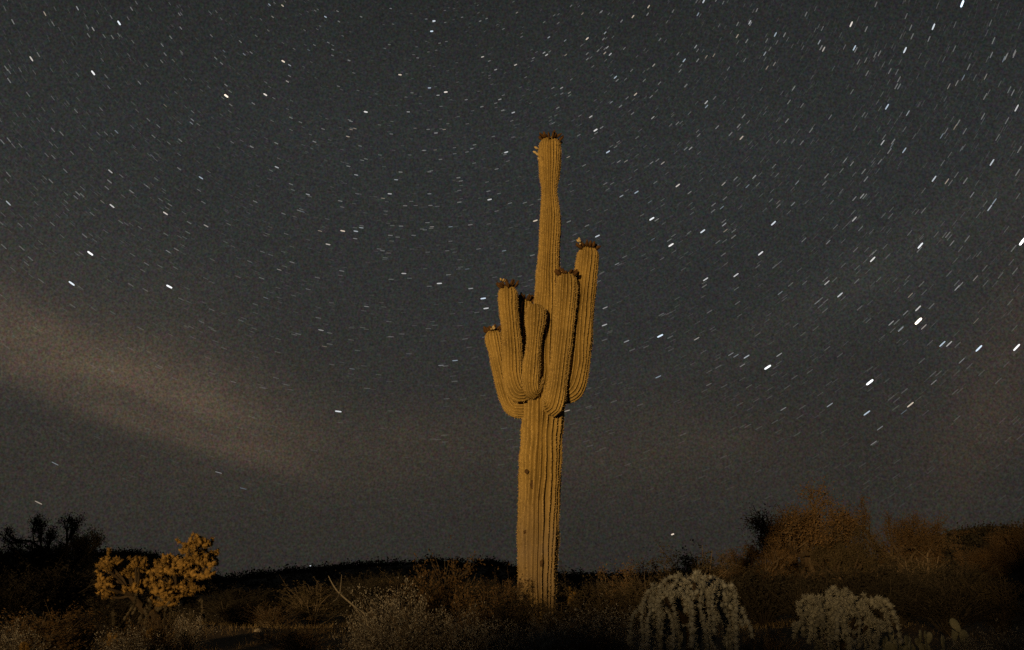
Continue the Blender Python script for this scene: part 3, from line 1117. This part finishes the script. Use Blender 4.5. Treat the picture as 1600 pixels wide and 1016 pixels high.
# shrubs one can point to
NAMED = [
    ('creosote_brown', 690, 876, 48, 16.2, 'feathery brown bush, tallest left of the saguaro'),
    ('sage_grey', 612, 918, 55, 14.6, 'grey bush over the foot of the dead branch'),
    ('creosote_brown', 755, 918, 42, 15.0, 'low brown bush touching the left side of the saguaro'),
    ('sage_grey2', 655, 948, 62, 12.6, 'wide pale grey bush at the bottom, left of the saguaro'),
    ('sage_grey', 735, 958, 52, 12.4, 'grey bush at the bottom edge just left of the saguaro'),
    ('dark', 802, 936, 46, 14.6, 'dark bush in front of the saguaro base'),
    ('creosote_olive', 862, 944, 44, 14.2, 'dark olive bush in front of the right side of the saguaro base'),
    ('sage_grey', 838, 972, 52, 12.6, 'low grey bush at the bottom edge below the saguaro'),
    ('tuft', 250, 962, 46, 14.3, 'dull bush around the stem of the golden cholla'),
    ('sage_grey2', 205, 985, 40, 13.6, 'grey bush at the bottom edge under the golden cholla'),
    ('tuft', 470, 978, 52, 17.5, 'flat brown bush on the open dirt left of centre'),
    ('sage_grey2', 905, 962, 48, 13.0, 'grey bush at the bottom right of the saguaro base'),
    ('creosote_olive', 936, 910, 48, 16.5, 'dark bush right of the orange clump by the saguaro'),
    ('creosote_brown', 985, 881, 38, 26, 'rusty brown bush on the skyline between saguaro and drooping cholla'),
    ('sage_grey2', 952, 948, 50, 13.2, 'dim grey bush left of the drooping cholla'),
    ('creosote_olive', 1090, 862, 60, 30, 'broad brown bush behind the drooping cholla'),
    ('tuft', 424, 946, 42, 25, 'low warm brown bush in the open ground left of centre'),
    ('creosote_brown', 60, 958, 62, 15.5, 'brown bush at the lower left'),
    ('tuft', 128, 952, 46, 16.5, 'rounded brown bush left of the golden cholla foot'),
    ('sage_grey', 15, 978, 42, 13.5, 'dim grey bush in the bottom left corner'),
    ('dark', 100, 884, 78, 27, 'big black bush under the mesquite'),
    ('dark', 908, 902, 36, 20.5, 'black bush on the skyline touching the right side of the saguaro'),
    ('creosote_olive', 1008, 902, 42, 21.5, 'twiggy dim bush behind the left strands of the drooping cholla'),
    ('dark2', 562, 903, 46, 23.5, 'black bush rising to the ridge above the dead branch'),
    ('creosote_olive', 492, 914, 44, 26.5, 'twiggy dim bush left of the dead branch'),
    ('dark', 372, 920, 50, 29, 'black bush right of the golden cholla heads'),
    ('creosote_brown', 783, 908, 32, 17.3, 'small feathery brown bush against the left foot of the saguaro'),
    ('dark2', 190, 922, 50, 22, 'black bush behind the golden cholla stems'),
    ('sage_grey2', 292, 958, 32, 17, 'small grey bush right of the golden cholla stem'),
    ('dark', 1190, 890, 62, 27, 'black bush between the two right hand chollas'),
    ('dark2', 1300, 888, 60, 28, 'black bush behind the round olive cholla'),
    ('creosote_olive', 1440, 872, 58, 38, 'dull grey brown bush below the tree with the pointed top'),
    ('sage_grey2', 1575, 985, 46, 13.0, 'grey bush in the bottom right corner'),
    ('sage_grey', 1515, 1000, 36, 12.5, 'low grey bush at the bottom edge right of the prickly pear'),
    ('creosote_olive', 1560, 905, 48, 22, 'dim bush at the right edge above the grey corner bush'),
    ('dark', 1480, 915, 58, 21, 'black bush behind the prickly pear'),
    ('tuft', 1208, 985, 50, 14, 'low dull bush on the ground between the two right hand chollas'),
    ('dark2', 1395, 905, 50, 24, 'black bush between round cholla and prickly pear'),
    ('sage_grey2', 575, 968, 34, 13.8, 'small grey bush beside the wide pale one at the bottom'),
    ('tuft', 915, 985, 60, 12.6, 'flat dim bush at the bottom edge right of the saguaro base'),
]
for k, px, top, half, Y, lab in NAMED:
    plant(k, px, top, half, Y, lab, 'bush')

# many alike bushes between, back to the foot of the hills
rr = random.Random(5)
BACK = [(330, 470, 918, 935, 'below the far ridge right of the golden cholla'), (470, 620, 905, 925, 'around the top of the pale dead branch'), (560, 690, 898, 915, 'under the ridge left of the feathery brown bush'),
        (0, 160, 890, 930, 'in the black thicket under the mesquite'), (700, 810, 905, 925, 'against the left side of the saguaro base'), (880, 1000, 908, 930, 'low on the skyline just right of the saguaro'),
        (1130, 1340, 880, 920, 'under the tallest brown tree'), (1330, 1600, 875, 930, 'on the dark slope at far right'), (290, 420, 925, 945, 'bordering the open dirt right of the golden cholla')]
for i in range(84):
    x0, x1, y0, y1, where = BACK[i % len(BACK)]
    px = rr.uniform(x0, x1)
    top = rr.uniform(y0, y1)
    Y = rr.uniform(24, 62)
    kind = rr.choice(['dark', 'dark2', 'dark', 'dark2', 'creosote_olive' if px < 1000 else 'dark'])  # right side takes only the kinds with shade in their leaf colour
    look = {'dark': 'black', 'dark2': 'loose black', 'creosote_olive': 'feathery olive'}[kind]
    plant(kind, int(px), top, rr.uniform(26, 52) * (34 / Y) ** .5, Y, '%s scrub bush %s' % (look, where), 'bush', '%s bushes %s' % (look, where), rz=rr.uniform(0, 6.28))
for k, o in PROTO.items():
    assert k in USED, k

# scrub cover of the hills: nobody could count it
def hill_scrub(hill, label, count, seed, size, leaf, crest_bias, Yc, front, back):
    rnd = np.random.default_rng(seed)
    zf, xs_, ys_ = hill
    x = rnd.uniform(xs_[0], xs_[-1], count)
    y = np.where(rnd.random(count) < crest_bias, Yc + rnd.normal(size=count) * 5, rnd.uniform(Yc - front, Yc + back * .3, count))
    z = zf(x, y)
    out = []
    s = size * rnd.uniform(.5, 1.3, count) ** 1.3
    for k in range(40):
        d = rnd.normal(size=(count, 3)) * (.5, .5, .27)
        p = np.stack([x, y, z + s * .35], 1) + d * s[:, None]
        out.append(leaf_polys(p, leaf, rnd, .8))
    me = quads_mesh('hill_scrub', np.concatenate(out), M_LEAF_SHADED)
    tag(link('hill_scrub', me), label, 'scrub', kind='stuff')


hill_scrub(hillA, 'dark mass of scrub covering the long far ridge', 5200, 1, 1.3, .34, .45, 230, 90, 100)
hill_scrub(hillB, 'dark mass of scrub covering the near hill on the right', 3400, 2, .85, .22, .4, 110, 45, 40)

# dry grass and litter on the open ground
def dry_grass():
    rnd = np.random.default_rng(9)
    n = 52000
    Y = 9 + 34 * rnd.random(n) ** .8
    X = rnd.uniform(-.47, .47, n) * Y
    patch = np.sin(X * .9 + 1.3) * np.cos(Y * .7) + np.sin(X * 2.3 - Y * 1.1) * .6 + rnd.normal(size=n) * .5
    keep = patch > -.2
    X, Y = X[keep], Y[keep]
    n = len(X)
    Z = ground_z(X, Y) - .01
    p = np.stack([X, Y, Z], 1)
    h = rnd.uniform(.03, .16, n)
    lean = rnd.normal(size=(n, 2)) * .45
    tip = p + np.stack([lean[:, 0] * h, lean[:, 1] * h, h], 1)
    a = rnd.uniform(0, math.pi, n)
    s = np.stack([np.cos(a), np.sin(a), np.zeros(n)], 1) * .0045
    P = np.stack([p - s, p + s, tip], 1)
    m = mottled('dry_grass', (.16, .125, .070), (.30, .24, .145), 2, transl=.2, rand=0)
    tag(link('dry_grass', quads_mesh('dry_grass', P, m)), 'short dry grass over the open desert ground', 'grass', kind='stuff')


dry_grass()

# stones on the ground
M_STONE = mottled('pale_stone', (.26, .235, .20), (.42, .39, .34), 5, bump=.5, rand=.3)
rs = np.random.default_rng(31)
STONES = [(569, 976, 16.5, .045), (350, 992, 17, .06), (402, 988, 22, .05), (470, 990, 20, .07), (515, 996, 18, .05), (320, 1003, 16, .05), (285, 996, 18, .06), (1180, 1005, 15, .05), (1225, 1008, 14, .06)]
for k, (px, py, Y, rd) in enumerate(STONES):
    c = at(px, py, Y)
    V, F = [], []
    n1, n2 = 6, 9
    for i in range(n1):
        ph = -math.pi / 2 + math.pi * i / (n1 - 1)
        for j in range(n2):
            a = 2 * math.pi * j / n2
            q = rd * (1 + .16 * rs.normal())
            V.append((math.cos(a) * math.cos(ph) * q * 1.3, math.sin(a) * math.cos(ph) * q, math.sin(ph) * q * .7))
    for i in range(n1 - 1):
        for j in range(n2):
            F.append((i * n2 + j, i * n2 + (j + 1) % n2, (i + 1) * n2 + (j + 1) % n2, (i + 1) * n2 + j))
    mb = MB()
    mb.add(V, F)
    o = mb.build('stone', M_STONE, smooth=False)
    o.location = (c[0], c[1], float(ground_z(c[0], c[1])) + rd * .25)
    tag(o, 'small pale stone on the open dirt', 'stone', 'stones on the open dirt')

# ------------------------------------------------------------------ stars
STAR_R = 9000.0
POLE = sky_dir(650, -240)                       # the sky turns about this direction
TURN = R(0.62)


def star_material():
    m = bpy.data.materials.new('star_light')
    m.use_nodes = True
    t = m.node_tree
    t.nodes.clear()
    e = t.nodes.new('ShaderNodeEmission')
    oi = t.nodes.new('ShaderNodeObjectInfo')
    t.links.new(oi.outputs['Color'], e.inputs[0])
    e.inputs[1].default_value = 1.0
    out = t.nodes.new('ShaderNodeOutputMaterial')
    t.links.new(e.outputs[0], out.inputs[0])
    return m


def faint_star_material():
    m = bpy.data.materials.new('faint_star_light')
    m.use_nodes = True
    t = m.node_tree
    t.nodes.clear()
    e = t.nodes.new('ShaderNodeEmission')
    oi = t.nodes.new('ShaderNodeAttribute')
    oi.attribute_name = 'glow'
    t.links.new(oi.outputs['Color'], e.inputs[0])
    out = t.nodes.new('ShaderNodeOutputMaterial')
    tr = t.nodes.new('ShaderNodeBsdfTransparent')
    ad = t.nodes.new('ShaderNodeAddShader')
    t.links.new(e.outputs[0], ad.inputs[0])
    t.links.new(tr.outputs[0], ad.inputs[1])
    t.links.new(ad.outputs[0], out.inputs[0])
    return m


M_STAR = star_material()
M_FAINT = faint_star_material()
mb = MB()
tt = np.array([-.5, -.46, -.35, 0, .35, .46, .5])
tube(mb, np.stack([tt, tt * 0, tt * 0], 1), np.array([.08, .30, .46, .5, .46, .30, .08]), 8)
STAR_MESH = mb.mesh('star', True)
STAR_MESH.materials.append(M_STAR)

Z1 = '242,26,5;140,43,5;372,72,9;291,91,5;565,88,4;98,184,7;291,228,9;885,192,8;905,204,5;898,255,5;707,300,10;829,296,8;1017,53,6;1356,66,8;1349,98,8;883,18,6;842,15,5;852,53,4;1250,234,7;1393,288,8;1369,298,5;1342,275,6;1143,350,8;1276,350,5;1109,402,4;1097,405,4;1087,427,5;1297,401,3;1388,405,4;1508,178,6;1549,218,5;1562,311,5;1457,312,4;1360,469,3;1420,462,3;1474,465,4;1582,476,7;345,536,6;379,550,3;628,556,6;865,523,6;1113,547,5;1238,562,5;1218,606,6;1116,606,3;1197,620,4;962,608,5;350,644,7;320,631,3;26,635,6;517,667,7;644,706,5;946,662,3;1000,722,4;1071,722,7;1112,723,6;1129,712,5;1110,746,4;1025,764,6;1350,709,4;1408,709,4;1530,624,7;1342,606,4;282,792,10;525,786,4;224,886,9;529,896,10;872,843,4;1262,855,6;1373,886,7;1471,902,5;1510,933,8;1519,964,7;1145,958,4;830,931,3;1460,841,3;1408,754,3;1397,784,3;1575,784,4;601,375,4;598,385,4;364,412,4;516,330,3;340,273,3;225,478,3;64,455,3;763,170,4;700,160,3;965,157,3;919,153,3;1221,27,4'
Z2 = '427,21,6;378,52,6;599,4,7;581,45,5;743,70,6;765,32,4;704,113,5;823,108,6;1060,76,8;1317,84,8;1303,122,4;1407,12,11;960,132,5;974,154,6;1070,150,7;1228,157,8;291,103,5;235,121,7;115,117,5;100,165,5;108,172,6;290,166,5;298,148,5;307,170,6;166,127,4;168,172,4;11,203,6;15,40,4;220,43,4;574,146,5;538,189,6;443,204,5;525,222,4;790,168,5;820,200,4;797,212,4;607,178,4;631,173,4;323,242,6;155,275,5;179,290,4;386,295,6;310,320,4;607,320,6;608,333,5;246,365,6;261,407,8;440,368,5;4,352,6;1172,334,7;1237,354,5;1577,338,7;717,431,6;738,382,3;558,464,5;580,410,3;1158,446,6;1226,470,6;300,475,7;334,505,4;356,504,4;436,509,4;471,510,5;176,491,4;1500,508,7;853,442,3;518,580,7;661,575,5;757,553,5;736,582,4;1319,559,7;1359,567,5;1062,512,4;891,571,4;389,601,6;342,613,5;431,631,3;555,602,4;1438,609,4;1070,685,6;1094,613,5;1070,621,4;656,649,4;663,702,5;667,721,4;878,638,4;832,632,3;817,698,8;437,684,9;596,723,8;497,766,9;777,792,8;1276,768,9;1127,811,8;1595,755,13;1493,650,6;1507,630,5;1375,760,4;988,757,4;605,873,7;700,860,7;984,884,6;1025,922,7;838,916,4;953,945,4;1269,964,7;1270,1004,14;1245,923,4;1391,900,5;1402,890,4;267,738,7;73,690,7;440,748,3;291,962,5;328,825,4;1343,425,4;1385,397,4;1410,243,4;1390,260,4;1365,270,4;1480,240,4;1537,185,4;1498,172,4;1570,165,4;1565,290,4;1405,465,3;1187,455,3'
Z4 = '289,216,6;463,250,9;358,267,5;577,259,5;799,348,11;733,315,6;700,312,4;684,307,4;720,342,4;835,309,5;457,378,5;1118,395,12;1109,491,7;1245,465,7;1224,488,3;993,466,5;1345,275,7;1366,275,6;1459,289,9;1577,286,10;1287,222,5;1215,229,5;1185,210,5;1230,178,4;1150,538,4;1130,585,4;1405,328,4;1318,395,4;848,478,4;615,402,3;172,484,5;1450,203,3;1448,70,4'
Z3 = '1003,232,5;1057,486,8;1422,327,5;1100,353,3;1378,342,4;683,677,4;172,649,4;120,771,5;760,727,3;1014,283,3;730,394,3'
STARS = []
for txt, ox, oy in ((Z1, 0, 0), (Z2, 800, 0), (Z4, 800, 400), (Z3, 0, 400)):
    for it in txt.split(';'):
        x, y, m = map(float, it.split(','))
        STARS.append((ox + x / 2, oy + y / 2, m / 10, 1.0))
STARS += [(485, 885, .9, 0.0), (1051, 835, .8, .25)]   # two that hardly trail
SPECIAL = {(1435, 902): 0}


def star_frame(d):
    t = np.cross(POLE, d)
    sl = np.linalg.norm(t)
    return t / sl, sl


def star_label(px, py, m):
    hz = 'far left' if px < 270 else 'left' if px < 700 else 'central' if px < 980 else 'right' if px < 1330 else 'far right'
    vt = 'top' if py < 150 else 'upper' if py < 320 else 'middle' if py < 500 else 'lower'
    br = 'brightest' if m >= 1.0 else 'bright' if m >= .6 else 'dim'
    return '%s white star streak in the %s part of the %s sky' % (br, vt, hz), 'star streaks in the %s %s sky' % (vt, hz)


SEEN = {}
for px, py, m, tr in STARS:
    d = sky_dir(px, py)
    t, sl = star_frame(d)
    unit = STAR_R / FPX * 1.06                  # one photo pixel at the stars' distance
    wid = unit * (1.15 + 2.0 * max(0, m - .3) ** 1.3)
    ln = max(wid * 1.05, STAR_R * sl * TURN * .88 * tr + wid)
    o = link('star', STAR_MESH)
    n = np.cross(d, t)
    o.matrix_world = Matrix(((t[0] * ln, n[0] * wid, d[0] * wid, d[0] * STAR_R + CAM[0]), (t[1] * ln, n[1] * wid, d[1] * wid, d[1] * STAR_R + CAM[1]),
                             (t[2] * ln, n[2] * wid, d[2] * wid, d[2] * STAR_R + CAM[2]), (0, 0, 0, 1)))
    e = .05 + 1.15 * m ** 2.4
    warm = random.Random(int(px * 13 + py)).choice([-.16, -.08, -.03, 0, .03, .10, .20])
    o.color = (e * (1 + warm), e, e * (1 - warm), 1)
    lab, grp = star_label(px, py, m)
    if tr < .5:
        lab, grp = ('round white point of light just above the dark ridge' if px < 800 else 'small white point of light low in the sky right of the saguaro'), None
    tag(o, lab, 'star', grp)

# the faint rest: one uncountable mass
rnd = np.random.default_rng(4)
P, G = [], []
N = 30000
a0, a1 = R(-48), R(48)
azs = rnd.uniform(a0, a1, N)
els = np.arcsin(rnd.uniform(math.sin(R(1.5)), math.sin(R(50)), N))
mag = rnd.random(N) ** 6
for A_, E_, m in zip(azs, els, mag):
    d = np.array((math.sin(A_) * math.cos(E_), math.cos(A_) * math.cos(E_), math.sin(E_)))
    ext = np.clip((E_ - R(1)) / R(17), 0, 1) ** 1.3 * (1 - .55 * np.clip((-A_ - R(6)) / R(14), 0, 1) * np.clip((R(16) - E_) / R(6), 0, 1))
    t, sl = star_frame(d)
    n = np.cross(d, t)
    c = d * STAR_R * 1.02 + CAM
    wid = STAR_R / FPX * (.45 + .35 * m)
    ln = STAR_R * sl * TURN * .5
    P.append((c - t * (ln + wid), c - t * ln + n * wid, c + t * ln + n * wid, c + t * (ln + wid), c + t * ln - n * wid, c - t * ln - n * wid))
    G.append((.014 + .125 * m) * ext)
me = quads_mesh('faint_stars', np.array(P), M_FAINT)
ga = me.color_attributes.new('glow', 'FLOAT_COLOR', 'POINT')
g = np.repeat(np.array(G), 6)
ga.data.foreach_set('color', np.stack([g, g, g * .97, g * 0 + 1], 1).reshape(-1).astype(np.float32))
tag(link('faint_stars', me), 'countless faint star specks across the night sky', 'stars', kind='stuff')
